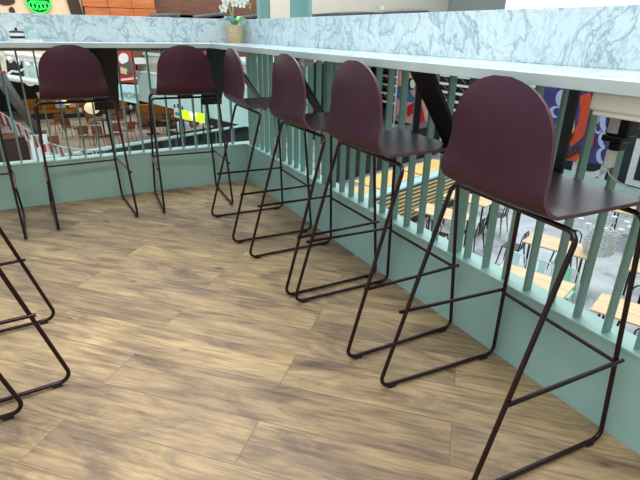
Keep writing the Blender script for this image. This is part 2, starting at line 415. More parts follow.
# ------------------------------------------------------------------ bar stools
def make_stool():
    root = empty('bar_stool', (0, 0, 0))
    # local axes: +Y forward (towards the bar), X across, origin on the floor midway along the runners
    r = .0075; zf = .0125; SW = .245; TW = .234; ZT = .766
    D0, D1 = -.292, .245               # rear and front end of the runners
    RT, FT = -.076, .205               # where the leg tops sit
    def P(u, d, z): return Vector((u, d, z))
    def rear(z, s): k = (z-zf)/(ZT-zf); return P(s*(SW+(TW-SW)*k), D0+(RT-D0)*k, z)
    def front(z, s): k = (z-zf)/(ZT-zf); return P(s*(SW+(.208-SW)*k), D1+(FT-D1)*k, z)
    for s in (-1, 1):
        for fn, nm in ((rear, 'leg'), (front, 'leg')):
            MB().tube([fn(.07, s), fn(.4, s), fn(.72, s)], r).build(nm, 'rod', root, True)
        path = fillet([rear(.0701, s), rear(zf, s), front(zf, s), front(.0701, s)], .034, 7)
        ru = MB().tube(path, r).build('runner', 'rod', root, True)
        for d in (D0+.055, D1-.05):
            MB().box((s*SW, d, .0065), (.019, .032, .0125), None, .002).build('glide', 'glide', ru)
        # side foot bar, just outside the legs, running past the rear leg
        a, b = rear(.31, s), front(.31, s)
        o = Vector((s*.011, 0, 0)); e = (b-a).normalized()
        MB().tube([a+o-e*.018, b+o+e*.016], .0068).build('foot_rail', 'rod', root, True)
    b1, b2 = front(.302, -1), front(.302, 1); o = Vector((0, -.0005, 0))
    MB().tube([b1+o, b2+o], .0068).build('front_foot_rail', 'rod', root, True)
    for fn in (rear, front):
        MB().tube(fillet([fn(.7199, -1), fn(ZT, -1), fn(ZT, 1), fn(.7199, 1)], .032, 7), r).build('seat_bar', 'rod', root, True)
    for d in (-.076, .195): MB().box((0, d, ZT+.0132), (.10, .03, .0125)).build('mounting_plate', 'blackbar', root)
    # one-piece shell: profile (d, z) from the front lip over the bend to the top of the back
    prof = [(.262, .788), (.245, .796), (.21, .799), (.14, .7985), (.04, .797), (-.04, .796)]
    cx, cz, rb = -.105, .796+.06, .06
    for i in range(1, 9):
        a = math.pi/2*i/8*.96
        prof.append((cx-rb*math.sin(a), cz-rb*math.cos(a)))
    d, z = prof[-1]
    lean = [(.0, .02), (-.003, .05), (-.006, .09), (-.007, .12), (-.006, .15), (-.004, .18), (-.001, .205), (.002, .225), (.005, .239), (.007, .248), (.0085, .253), (.009, .2555)]
    prof += [(d+a*1.0, z+b) for a, b in lean]
    ZTOP = prof[-1][1]; ZARC = ZTOP-.165
    n = len(prof); K = 17; th = .0105
    cen = [Vector((0, p[0], p[1])) for p in prof]
    def halfw(i):
        dd, zz = prof[i]
        if i < 6:   # seat: rounded front corners
            k = max(0, (dd-.185)/(.262-.185)); return .200*(1-.30*k**2.6) if k > 0 else .200
        if zz > ZARC:
            k = (zz-ZARC)/(ZTOP-ZARC); return max(.03, .178*(1-min(k, .9999)**2.3)**(1/2.15))
        k = (zz-.796)/(ZARC-.796); return .200-(.200-.178)*k
    bm = bmesh.new(); top, bot = [], []
    for i in range(n):
        t = (cen[min(i+1, n-1)]-cen[max(i-1, 0)]).normalized(); nr = Vector((0, t.z, -t.y))
        nr = -nr if i < 0 else nr      # points to the sitter's side
        w = halfw(i); A, B = [], []
        for k in range(K):
            q = -1+2*k/(K-1); u = q*w
            back = max(0., min(1., (prof[i][1]-.80)/.12))
            dish = (.030*back + .006*(1-back))*(abs(u)/.19)**2
            p = cen[i]+Vector((u, 0, 0))
            side = Vector((0, dish*back, dish*(1-back)))
            A.append(bm.verts.new(p+side)); B.append(bm.verts.new(p+side-nr*th))
        top.append(A); bot.append(B)
    for i in range(n-1):
        for k in range(K-1):
            bm.faces.new((top[i][k], top[i][k+1], top[i+1][k+1], top[i+1][k]))
            bm.faces.new((bot[i][k], bot[i+1][k], bot[i+1][k+1], bot[i][k+1]))
    def rim(a, b, c, d): f = bm.faces.new((a, b, c, d)); f.material_index = 1
    for i in range(n-1):
        rim(top[i][0], top[i+1][0], bot[i+1][0], bot[i][0]); rim(top[i][-1], bot[i][-1], bot[i+1][-1], top[i+1][-1])
    for k in range(K-1):
        rim(top[0][k], bot[0][k], bot[0][k+1], top[0][k+1]); rim(top[-1][k], top[-1][k+1], bot[-1][k+1], bot[-1][k])
    m = MB(); m.bm.free(); m.bm = bm
    m.build('seat_shell', ['plum', 'plumedge'], root, True)
    return root

stool = make_stool()
def put_stool(first, mid, ang, label):
    # mid = midpoint between the rear runner ends, ang = facing direction
    o = stool if first else copy_tree(stool)
    f = Vector((math.cos(ang), math.sin(ang)))
    o.location = (mid[0]+f.x*.275, mid[1]+f.y*.275, 0); o.rotation_euler = (0, 0, ang-math.pi/2)
    return tag(o, label, 'bar stool', 'plum bar stools along the marble bar')
put_stool(True, (-.558, -3.058), R_(-4), 'plum bar stool nearest the camera, largest, at the right edge')
put_stool(False, (-.556, -2.367), R_(-1), 'plum bar stool just behind the nearest right-hand stool, second along the right bar')
put_stool(False, (-.566, -1.80), R_(0), 'plum bar stool third along the right bar, third nearest on the right')
put_stool(False, (-.572, -1.057), R_(-2), 'plum bar stool beside the corner, farthest of the right bar')
put_stool(False, (-.601, -.60), R_(86), 'plum bar stool on the far bar just left of the orchid pot')
put_stool(False, (-1.272, -.592), R_(93), 'plum bar stool on the far bar in front of the globe lamp')
put_stool(False, (-1.945, -.70), R_(92), 'plum bar stool at the left edge on the far bar, only legs in view')
put_stool(False, (-1.566, -2.012), R_(184), 'plum bar stool facing left at the left edge, its two runners ending on the planks')
put_stool(False, (-1.69, -2.605), R_(182), 'plum bar stool in the lower left corner, only one bent runner end in view')

# ------------------------------------------------------------------ things on and under the bar
def make_orchid():
    p = at_y(235.5, 41, -.125)
    root = empty('potted_orchid', (p.x, p.y, CTOP))
    MB().lathe([(0, 0), (.052, 0), (.056, .01), (.066, .118), (.069, .124), (.062, .126), (.058, .112), (0, .11)], seg=28).build('pot', 'pot', root, True)
    MB().lathe([(0, .1115), (.0575, .1115), (.04, .117), (0, .119)]).build('soil', 'soil', root, True)
    def leaf(ang, L, w, lift, m):
        bm = MB(); d = Vector((math.cos(ang), math.sin(ang), 0)); sd = Vector((-d.y, d.x, 0)); ps = []
        for i in range(8):
            k = i/7; c = d*(L*k)+Vector((0, 0, .115+lift*math.sin(k*2.4)))
            ww = w*math.sin(math.pi*(.12+.88*k))**.8 if k < 1 else .001
            ps.append([bm.bm.verts.new(c-sd*ww+Vector((0, 0, .008))), bm.bm.verts.new(c), bm.bm.verts.new(c+sd*ww+Vector((0, 0, .008)))])
        for a, b in zip(ps, ps[1:]):
            for j in (0, 1): bm.bm.faces.new((a[j], a[j+1], b[j+1], b[j]))
        o = bm.build('leaf', m, root, True)
        so = o.modifiers.new('thick', 'SOLIDIFY'); so.thickness = .003
    leaf(R_(165), .12, .03, .045, 'leafblue'); leaf(R_(200), .10, .028, .06, 'leafblue')
    leaf(R_(-20), .10, .026, .05, 'leaf'); leaf(R_(20), .085, .022, .065, 'leaf'); leaf(R_(-90), .07, .022, .05, 'leaf')
    st = [(0, 0, .11), (-.01, .005, .2), (.0, 0, .29), (.03, -.01, .34), (.08, -.02, .345), (.12, -.025, .31)]
    stem = MB().tube(fillet(st, .05, 4), .003, 8).build('stem', 'leaf', root, True)
    st2 = [(0, .005, .11), (-.02, .01, .2), (-.04, .01, .27), (-.07, 0, .28), (-.085, -.005, .26)]
    MB().tube(fillet(st2, .04, 4), .003, 8).build('stem', 'leaf', root, True)
    def flower(c, s):
        m = MB(); d = Vector((-.3, -.9, -.15)).normalized(); a = d.cross(Vector((0, 0, 1))).normalized(); b = a.cross(d)
        for i in range(5):
            an = 2*math.pi*i/5+math.pi/2; dr = a*math.cos(an)+b*math.sin(an); sd = d.cross(dr); w = s*(.55 if i in (1, 4) else .40)
            pts = [Vector(c)+dr*s*.06, Vector(c)+dr*s*.5+sd*w-d*.002, Vector(c)+dr*s*.95+sd*w*.5, Vector(c)+dr*s*1.03, Vector(c)+dr*s*.95-sd*w*.5, Vector(c)+dr*s*.5-sd*w-d*.002]
            m.prism(pts, -d*.002)
        o = m.build('flower', 'petal', root)
        MB().sphere(Vector(c)+d*.006, s*.2, 8).build('lip', 'bud', o, True)
    for c, s in (((-.085, -.012, .235), .032), ((-.065, -.012, .28), .03), ((.0, -.015, .275), .034), ((.035, -.018, .30), .036), ((.055, -.025, .27), .034), ((.02, -.02, .325), .034), ((.085, -.03, .31), .034), ((-.035, -.015, .30), .03)):
        flower(c, s)
    for c in ((.10, -.03, .27), (.115, -.03, .245), (-.10, -.01, .245), (.12, -.03, .265)):
        MB().sphere(c, .009, 8, (.8, .8, 1.3)).build('bud', 'bud', root, True)
    return tag(root, 'white orchid in a speckled clay pot on the marble bar corner', 'potted plant')
make_orchid()

p = at_z(28, 39.6, CTOP); yb = -.12
tray = empty('tray', (p.x, yb-.06, CTOP))
a = at_y(13, 39, yb-.06).x-p.x; b = at_y(43, 39, yb-.06).x-p.x
MB().b2((a, -.06, 0), (b, .06, .006), .002).build('base', 'ceramic', tray)
m = MB(); m.b2((a, -.06, .006), (b, -.055, .012)); m.b2((a, .055, .006), (b, .06, .012)); m.b2((a, -.055, .006), (a+.005, .055, .012)); m.b2((b-.005, -.055, .006), (b, .055, .012))
m.build('rim', 'ceramic', tray)
tag(tray, 'white rectangular tray lying on the marble bar at the far left', 'tray')
zt = CTOP+.006
j = at_y(17.5, 37, yb-.06)
jar = empty('condiment_jar', (j.x, yb-.06, zt))
MB().lathe([(0, 0), (.036, 0), (.040, .004), (.040, .045), (0, .045)]).build('bowl', 'ceramic', jar, True)
MB().lathe([(.0402, .012), (.0412, .013), (.0412, .026), (.0402, .027)]).build('band', 'dark', jar, True)
MB().lathe([(0, .045), (.042, .045), (.040, .052), (.02, .058), (0, .059)]).build('lid', 'blackmetal', jar, True)
MB().sphere((0, 0, .066), .009, 10).build('knob', 'blackmetal', jar, True)
tag(jar, 'small banded pot with a dark knobbed lid on the white tray', 'jar')
j = at_y(33, 37, yb-.06)
bo = empty('sauce_bottle', (j.x, yb-.06, zt))
MB().lathe([(0, 0), (.026, 0), (.028, .004), (.028, .05), (.013, .066), (.012, .072), (0, .072)]).build('body', 'glassgreen', bo, True)
MB().lathe([(0, .072), (.020, .072), (.020, .088), (.004, .092), (.003, .104), (0, .104)]).build('cap', 'mint', bo, True)
tag(bo, 'clear squat bottle with a mint green cap on the white tray', 'bottle')

def cream_box(y0, y1, label, x0=-.085):
    # fixed under the worktop
    zt = CTOP-CTH-.0005
    root = empty('socket_box', (-.245, (y0+y1)/2, zt)); L = abs(y0-y1)
    MB().b2((x0, -L/2, -.042), (.085, L/2, 0), .006).build('housing', 'cream', root)
    MB().b2((x0+.007, -L/2+.007, -.054), (.078, L/2-.007, -.0421), .003).build('base_plate', 'cream', root)
    return tag(root, label, 'socket box')
cream_box(-3.228, -3.36, 'large cream plastic box fixed under the marble bar at the right edge')
cream_box(-1.42, -1.53, 'smaller cream plastic box under the right bar behind the third stool', .02)
zb = CTOP-CTH-.055
q = Vector((-.2, -3.244, 0))
ad = empty('power_adaptor', (-.2, q.y, zb))
MB().b2((-.022, -.03, -.055), (.022, .03, 0), .004).build('body', 'blackplastic', ad)
MB().b2((-.0245, -.004, -.05), (-.0225, .024, -.012), .001).build('label_panel', 'silver', ad)
MB().b2((-.026, -.022, -.072), (.022, .034, -.0552), .004).build('socket_lip', 'blackplastic', ad)
MB().b2((-.016, -.014, -.092), (.014, .016, -.0722), .003).build('plug', 'blackplastic', ad)
tag(ad, 'black power adaptor with silver panel hanging under the large cream box', 'power adaptor')
cbl = empty('charging_cable', (-.2, q.y, zb-.0925))
MB().b2((-.016, .0, -.045), (.006, .018, 0), .002).build('connector', 'white', cbl)
MB().tube(fillet([(-.005, .009, -.045), (-.008, .006, -.06), (-.01, -.03, -.075), (-.012, -.12, -.09), (-.01, -.3, -.06), (-.01, -.5, .0)], .03, 5), .0022, 8).build('cord', 'whitecable', cbl, True)
tag(cbl, 'thin pale cable with a white connector hanging from the black adaptor', 'cable')

# ------------------------------------------------------------------ lower hall: setting
struct(MB().b2((-16, -8, FZ-.2), (24, 40, FZ)).build('floor', 'concrete'))
struct(MB().b2((-16, 14.5, FZ), (7.5, 40, FZ+.006)).build('floor', 'beigefloor'))
WY, WX = 16.0, 16.3
# ground-floor back wall behind the banquettes
struct(MB().b2((-16, 29.6, FZ), (24, 29.9, .6)).build('wall_far', 'dark'))
struct(MB().b2((17.6, -8, FZ), (17.9, 29.6, .4)).build('wall_hall_right', 'dark'))
struct(MB().b2((-16, WY+.3, .05), (17.6, 29.6, .2)).build('ceiling_shade', 'dark'))  # unseen slab added over the dining hall to darken it
struct(MB().b2((-15.8, -7.8, FZ), (17.6, -7.55, 6)).build('wall_near_shade', 'tan'))  # unseen wall added behind the camera, cuts light on faces turned this way
# upper storey above the splashback
def xw(px, py=6): return at_y(px, py, WY).x
def upper(name, px0, px1, m, y=WY, z0=.25, z1=6):
    return struct(MB().b2((px0, y, z0), (px1, y+.25, z1)).build(name, m))
upper('wall_upper_left', -16, xw(82), 'salmon')
upper('wall_upper_middle', xw(82)+.002, xw(270), 'brown', WY+.02)
upper('wall_upper_back', xw(270)+.002, WX, 'beige', WY)
yw = at_x(505, 5, WX).y
struct(MB().b2((WX, yw, .25), (WX+.25, WY, 6)).build('wall_upper_right', 'grey'))
struct(MB().b2((WX+.05, -8, .25), (WX+.2, yw, 6)).build('window_1', 'daylight'))
struct(MB().b2((WX-.02, -8, .4), (WX+.04, yw, 1.6)).build('trim_1', 'white'))
struct(MB().b2((-16, WY-.1, .03), (WX-.1, WY-.02, .25)).build('trim_2', 'white'))
m = MB()
for k in range(2): m.b2((xw(160)+.3*k, WY-.05, 1.44+.0*k), (xw(258), WY+.02, 1.72))
struct(m.build('trim_3', 'tan'))
m = MB().b2((WX-.1, -8, 0.03), (WX-.02, WY-.11, .25)); struct(m.build('trim_4', 'white'))

# orange timber cladding box on the upper storey
t = empty('timber_cladding', ((xw(82)+xw(153))/2, WY-.2, .3)); bx = t.location.x
W = xw(153)-xw(82)
rows = [(1.35, .17), (1.70, .32), (2.04, .32), (2.38, .32), (2.72, .32)]
for i, (zc, h) in enumerate(rows):
    for k in range(3):
        w = W/3; MB().box((-W/2+w*(k+.5)+(.04 if i % 2 else 0), 0, zc-.3-.04*k*0), (w-.012, .2, h), rotm((0, 1, 0), R_(.9))).build('board', 'orangewood', t)
MB().b2((-W/2, .02, .75), (W/2, .19, 3.2)).build('backing', 'dark', t)
tag(t, 'orange timber board cladding above the far marble splashback', 'cladding')
# green neon sign
c = at_y(38, 0, WY-.07); r = (at_y(51, 0, WY-.07)-at_y(25, 0, WY-.07)).length/2
ns = empty('neon_sign', (c.x, WY-.03, c.z-r*.1))
m = MB(); m.prism([(r*math.cos(2*math.pi*k/40), 0, r*math.sin(2*math.pi*k/40)) for k in range(40)], (0, -.05, 0)); m.build('disc', 'darkgreen', ns)
m = MB()
m.tube([(r*.93*math.cos(2*math.pi*k/40), -.075, r*.93*math.sin(2*math.pi*k/40)) for k in range(41)], r*.05, 8)
for k in range(5):
    x0 = (-.62+.31*k)*r; zz = -.42*r+.05*r*abs(k-2)
    m.tube([(x0+.15*r*math.cos(2*math.pi*i/14), -.075, zz+.26*r*math.sin(2*math.pi*i/14)) for i in range(15)], r*.045, 8)
m.tube([(-.6*r, -.075, -.02*r), (.6*r, -.075, -.02*r)], r*.045, 8)
m.build('neon_tube', 'neon', ns)
tag(ns, 'round green neon sign on the salmon wall above the bar', 'neon sign')
# wall shapes beside it: dark spots and a dark pipe
def wall_spot(px, py, w, h, label):
    c = at_y(px, py, WY-.05); k = at_y(px+1, py, WY-.05).x-c.x
    m = MB(); m.prism([(w*k/2*math.cos(2*math.pi*i/24), 0, h*k/2*math.sin(2*math.pi*i/24)) for i in range(24)], (0, -.04, 0))
    o = m.build('wall_disc', 'slatback'); o.location = (c.x, WY-.002, c.z); return tag(o, label, 'wall decoration', 'dark brown discs on the salmon wall')
wall_spot(5, 0, 20, 11, 'wide dark brown disc at the top left corner of the salmon wall')
wall_spot(12, 11, 6, 9, 'small dark brown disc just above the splashback on the salmon wall')
a, b = at_y(71, 0, WY-.1), at_y(77, 13, WY-.1)
o = MB().prism([(-.3, 0, .9), (.08, 0, .9), (.32, 0, -.9), (-.02, 0, -.9)], (0, -.08, 0)).build('wall_panel', 'slatback')
o.location = ((a.x+b.x)/2, WY-.004, (a.z+b.z)/2); tag(o, 'slanted dark brown strip between the neon sign and the orange boards', 'wall decoration')
# columns
def column(px0, px1, y, m, name, label, square=False):
    a, b = at_y(px0, 8, y), at_y(px1, 8, y); r = (b-a).length/2; c = (a+b)/2
    root = empty(name, (c.x, c.y, FZ)); mm = MB()
    if square: mm.box((0, 0, (6-FZ)/2), (2*r*.9, 2*r*.9, 6-FZ))
    else: mm.lathe([(0, 0), (r, 0), (r, 6-FZ), (0, 6-FZ)], seg=32)
    mm.build('shaft', m, root, True)
    MB().lathe([(0, 0), (r*1.25, 0), (r*1.25, .12), (r*1.02, .18), (0, .18)], seg=32).build('base', m, root)
    return tag(root, label, 'column')
column(291, 311, 7.0, 'teal', 'round_column', 'thick round sage green column rising behind the right splashback')
column(258, 268, 5.0, 'teal', 'square_post', 'slim square sage green post beside the orchid, left of the round column', True)
# cable tray along the right upper wall
def line_obj(name, pts, r, m, label, cat): return tag(MB().tube(pts, r, 8).build(name, m), label, cat)
ct = empty('cable_tray', at_x(480, 9, WX-.06) if False else (WX-.3, 13.4, 1.62))
P0 = at_y(300, 15.5, WY-.07); P1 = at_y(428, 12.2, WY-.07)
ct.location = P0
d = P1-P0
for k in (.08, .5, .92): MB().box(d*k+Vector((0, .045, -.02)), (.05, .05, .2)).build('wall_bracket', 'beam', ct)
MB().tube([(0, 0, 0), d], .07, 8).build('tray', 'beam', ct)
MB().tube([(0, -.08, .02), d*.35+Vector((0, -.08, .12)), d*.6+Vector((0, -.08, .05)), d*.75+Vector((0, -.08, .2)), d+Vector((0, -.08, .1))], .02, 6).build('conduit', 'whitecable', ct)
bxp = at_y(382, 8, WY-.2)-P0
MB().box(bxp, (.16, .08, .16)).build('junction_box', 'white', ct)
tag(ct, 'grey cable tray with white junction box on the upper wall', 'cable tray')
# dark roof bars over the splashback
for pa, pb, lab in (((193, 17), (224, 13.5), 'dark sloping steel bar above the splashback left of the orchid'), ((236, 18), (258, 15.2), 'dark sloping steel bar above the splashback right of the orchid'), ((150, 15.6), (178, 14.6), 'dark steel bar above the splashback beside the orange boards')):
    y = WY-.4; A, B = at_y(*pa, y), at_y(*pb, y)
    o = empty('steel_bar', A); MB().tube([(0, 0, 0), B-A], .07, 6).build('bar', 'beam', o); 
    MB().box((B-A)+Vector((0, .16, 0)), (.12, .42, .14)).build('wall_fixing', 'beam', o)
    tag(o, lab, 'steel bar', 'dark steel bars above the splashback')

# ------------------------------------------------------------------ lower hall, seen through the far railing
# pale green fascia of the opposite gallery with its glass rail
FB = -1.35
p0, p1 = at_z(139, 100.5, FB), at_z(262, 130.4, FB)
dirv = (p1-p0); dirv.z = 0; L = dirv.length; dirv.normalize(); ang = math.atan2(dirv.y, dirv.x)
nrm = Vector((-dirv.y, dirv.x, 0))
pt = at_plane(141, 72.5, p0, nrm).z
gal = empty('gallery_edge', (p0.x, p0.y, FB), ang)
MB().b2((0, 0, 0), (L, .3, pt-FB), .01).build('fascia', 'palegreen', gal)
MB().b2((0, -.04, pt-FB+.0005), (L, .34, pt-FB+.06), .01).build('cap', 'white', gal)
MB().b2((0, .1, pt-FB+.061), (L, .12, pt-FB+.62)).build('glass_panel', 'glasspane', gal)
MB().b2((0, .05, pt-FB+.621), (L, .17, pt-FB+.72), .01).build('handrail', 'palegreen', gal)
for k in range(5): MB().b2((.05+k*(L-.2)/4, .125, pt-FB+.061), (.1+k*(L-.2)/4, .17, pt-FB+.62)).build('post', 'white', gal)
tag(gal, 'pale green gallery edge with glass rail beyond the far bar', 'gallery')

# white lighting frame with dark panel at the far left
tr = empty('lighting_frame', (-3, WY-.4, -.95))
def fx(px, py): q = at_y(px, py, WY-.4); return q-tr.location
def bar_px(mb, a, b, r): mb.tube([fx(*a), fx(*b)], r, 8); return mb
m = MB(); bar_px(m, (-20, 50), (95, 63), .09); m.build('top_beam', 'white', tr)
m = MB(); bar_px(m, (-20, 73), (95, 91), .10); m.build('bottom_beam', 'white', tr)
for x in (2, 24, 46, 68): bar_px(MB(), (x, 53+x*.11), (x+4, 76.5+x*.15), .035).build('upright', 'white', tr)
m = MB()
m.prism([fx(-20, 58)+Vector((0, .15, 0)), fx(22, 62)+Vector((0, .15, 0)), fx(23, 77)+Vector((0, .15, 0)), fx(-20, 73)+Vector((0, .15, 0))], (0, .05, 0)); m.build('dark_panel', 'charcoal', tr)
m = MB()
m.prism([fx(23, 62)+Vector((0, .15, 0)), fx(94, 70)+Vector((0, .15, 0)), fx(94, 88)+Vector((0, .15, 0)), fx(24, 78)+Vector((0, .15, 0))], (0, .05, 0)); m.build('pale_panel', 'palegreen', tr)
for x, y in ((9, 58), (17, 60), (27, 63), (35, 64)):
    s_ = MB(); s_.tube([fx(x, y)+Vector((0, -.1, 0)), fx(x+2, y+3)+Vector((0, -.25, 0))], .06, 8); s_.build('spotlight', 'white', tr)
m = MB(); m.tube([fx(8, 74), fx(12, 71), fx(18, 72), fx(24, 69), fx(28, 70)], .035, 8); m.build('cable_loop', 'white', tr)
tag(tr, 'white lighting frame with spotlights and a dark panel at far left', 'lighting frame')

# banners
def quad_px(pxs, y, m, name, parent, off=0, th=.02):
    return MB().prism([at_y(a, b, y-off)-parent.location for a, b in pxs], (0, th, 0)).build(name, m, parent)
y = WY-1.0
bn = empty('hanging_banner', at_y(128, 101, y))
quad_px([(118, 44), (132, 44), (138, 83), (118.5, 82)], y, 'red', 'red_cloth', bn)
def disc_px(cx, cy, w, h, y, m, name, parent, off):
    return MB().prism([at_y(cx+w/2*math.cos(2*math.pi*i/20), cy+h/2*math.sin(2*math.pi*i/20), y-off)-parent.location for i in range(20)], (0, .01, 0)).build(name, m, parent)
disc_px(123.5, 58.5, 10, 11, y, 'white_print', 'white_patch', bn, .02)
quad_px([(119, 66), (131, 60), (134, 71), (126, 76), (120, 73)], y, 'greyprint', 'grey_print', bn, .022)
quad_px([(120.5, 67), (127.5, 69), (126.5, 75), (120.5, 73)], y, 'tanprint', 'tan_tag', bn, .04)
quad_px([(119, 79), (137, 77), (137.5, 79), (119, 81.3)], y, 'creamprint', 'pale_swash', bn, .022)
tag(bn, 'red hanging banner with a white patch and tan tag beside the black bracket', 'banner')
sg = empty('shop_sign', at_y(128, 103, y))
quad_px([(118.5, 84), (138, 85), (139, 104), (118.5, 100)], y, 'paleblue', 'board', sg)
A = at_y(119.5, 96.5, y-.03)-sg.location; B = at_y(137.5, 98.5, y-.03)-sg.location
lettering('lettering', 'MORE', .27, 'grey', A, B-A, (0, 0, 1), .02, sg)
tag(sg, 'pale shop sign with white lettering hanging below the red banner', 'sign')
o = empty('shop_banner', at_y(212, 80, y))
quad_px([(203, 44), (209, 44), (209.5, 62), (203.5, 62)], y, 'red', 'cloth', o); tag(o, 'narrow red banner behind the far bar, left of the corner bracket', 'banner')
pl = empty('flower_poster', at_y(4, 86, WY-1.6))
quad_px([(-14, 46), (4, 47), (9, 86), (-14, 86)], WY-1.6, 'creamprint', 'sheet', pl)
for cx, cy, w in ((2, 76, 7), (5, 82, 6), (-3, 80, 7), (1, 85, 5), (4, 73, 4)): disc_px(cx, cy, w, w*1.1, WY-1.6, 'red', 'red_flower', pl, .02)
disc_px(1, 58, 4, 6, WY-1.6, 'bluecloth', 'pale_motif', pl, .02)
tag(pl, 'cream poster printed with red flowers at the far left edge', 'poster')

# sloping grey steel strut
y = 9.0; A0, A1 = at_y(-14, 62, y), at_y(38, 140, y)
st = empty('steel_strut', at_z(43, 148, FZ))
m = MB(); w = .17
pA, pB = at_y(2, 80, 12), at_z(38, 133, FZ)
e = (pB-pA); 
q = e.to_track_quat('Z', 'X').to_matrix()
st.location = pB
MB().box(-e/2, (.34, .2, e.length), q).build('beam', 'beam', st)
MB().box((0, 0, .03), (.7, .6, .06)).build('foot_plate', 'beam', st)
tag(st, 'sloping weathered grey steel strut behind the bunting', 'strut')

# mustard banquettes
def seatbank(pxa, pxb, y, label, zt=-1.55):
    xa, xb = at_y(pxa, 110, y).x, at_y(pxb, 110, y).x; L = xb-xa
    root = empty('banquette', ((xa+xb)/2, y, FZ+.006))
    MB().b2((-L/2, -.6, 0), (L/2, 0, .30)).build('plinth', 'dark', root)
    MB().b2((-L/2, -.62, .3005), (L/2, -.12, .48), .04).build('seat', 'mustard', root)
    n = max(3, int(L/.8))
    for k in range(n):
        MB().b2((-L/2+L*k/n+.01, -.13, .32), (-L/2+L*(k+1)/n-.01, .06, zt-FZ), .04).build('back_cushion', 'mustard', root)
    return tag(root, label, 'banquette', 'mustard banquettes in the dining hall')
seatbank(22, 128, 26.5, zt=at_y(60, 98, 26.5).z, label='long mustard banquette behind the brown chairs on the left')
seatbank(136, 178, 22.0, zt=at_y(150, 104, 22).z, label='shorter mustard banquette below the pale green fascia')
# kitchen counter glow behind
def pendant(px, py, y, r, label):
    c = at_y(px, py, y); ztop = .2
    root = empty('pendant_lamp', c)
    MB().sphere((0, 0, 0), r, 20, (1, 1, .82)).build('globe', 'globe', root, True)
    MB().lathe([(0, r*.80), (r*.25, r*.80), (r*.2, r*.95), (0, r*.96)]).build('cap', 'dark', root)
    MB().tube([(0, 0, r*.95), (0, 0, ztop-c.z)], .012, 6).build('cord', 'dark', root)
    return tag(root, label, 'pendant lamp', 'paper globe pendant lamps')
pendant(92, 108, 21, .33, 'round cream paper globe lamp below the far stool seat')
pendant(30, 82, 27.5, .25, 'small glowing globe lamp under the white lighting frame')
pendant(67, 101, 25, .25, 'pale globe lamp half hidden under the far left stool seat')
for px, py, lab, mm in ((61, 108, 'pale blue cushion on the long mustard banquette', 'bluecloth'), (74, 107, 'peach cushion on the long mustard banquette', 'peach')):
    c = at_y(px, py, 26.2); o = MB().box((0, 0, .22), (.5, .16, .44), rotm((1, 0, 0), R_(-12)), .06).build('cushion', mm); o.location = (c.x, 26.16, FZ+.49)
    tag(o, lab, 'cushion')

# dining chairs and dark tables
def make_chair(name, seatm, legm):
    root = empty(name, (0, 0, 0))
    MB().box((0, 0, .445), (.42, .42, .035), None, .012).build('seat', seatm, root)
    m = MB(); ps = []
    m.box((0, -.235, .69), (.42, .03, .34), rotm((1, 0, 0), R_(9)), .012); m.build('backrest', seatm, root)
    for sx in (-1, 1):
        for sy in (-1, 1):
            MB().tube([(sx*.225, sy*.22, 0), (sx*.17, sy*.17, .43)], .014, 6).build('leg', legm, root)
        MB().tube([(sx*.16, -.19, .43), (sx*.16, -.24, .62)], .012, 6).build('back_strut', legm, root)
    return root
def make_dtable(w=1.1, d=.75):
    root = empty('dining_table', (0, 0, 0))
    MB().box((0, 0, .735), (w, d, .03), None, .006).build('tabletop', 'darktable', root)
    MB().lathe([(0, .02), (.035, .02), (.035, .72), (0, .72)], seg=12).build('column', 'blackmetal', root)
    MB().box((0, 0, .012), (.55, .45, .024), None, .004).build('base', 'blackmetal', root)
    return root
ORD = ['first', 'second', 'third', 'fourth', 'fifth', 'sixth', 'seventh', 'eighth', 'ninth', 'tenth', 'eleventh', 'twelfth']
dch = make_chair('dining_chair', 'chairbrown', 'chairbrown')
FZB = FZ+.0065
back_row = [(58, 133, 30), (70, 137, -25), (95, 133, 200), (114, 126, 170), (122, 129, 20), (143, 130, 175), (166, 130, 10)]
front_row = [(88, 148, 200), (101, 146, -20), (116, 145, 160), (130, 141, 15), (146, 138, 185), (178, 133, 0)]
first = True
for nm, row in (('nearer the banquette', back_row), ('nearer the glass balustrade', front_row)):
    for i, (px, py, a) in enumerate(row):
        p = at_z(px, py, FZB); o = dch if first else copy_tree(dch); first = False
        o.location = (p.x, p.y, FZB); o.rotation_euler = (0, 0, R_(a))
        tag(o, 'brown dining chair, %s from the left in the row %s' % (ORD[i], nm), 'chair', 'brown chairs in the dining hall')
dt = make_dtable(); first = True
for i, (px, py) in enumerate([(81, 128), (105, 136), (131, 124), (153, 134)]):
    p = at_z(px, py, FZB); o = dt if first else copy_tree(dt); first = False
    o.location = (p.x, p.y, FZB); o.rotation_euler = (0, 0, R_(-12+6*i))
    tag(o, 'charcoal dining table, %s from the left in the dining hall' % ORD[i], 'table', 'charcoal tables in the dining hall')
    if i in (0, 1, 2):
        b_ = MB().box((0, 0, .09), (.12, .12, .18), None, .01).build('napkin_box', 'white'); b_.location = (p.x+.1, p.y, FZB+.7505)
        tag(b_, 'white napkin box on the %s charcoal table from the left' % ORD[i], 'napkin box', 'napkin boxes on the charcoal tables')

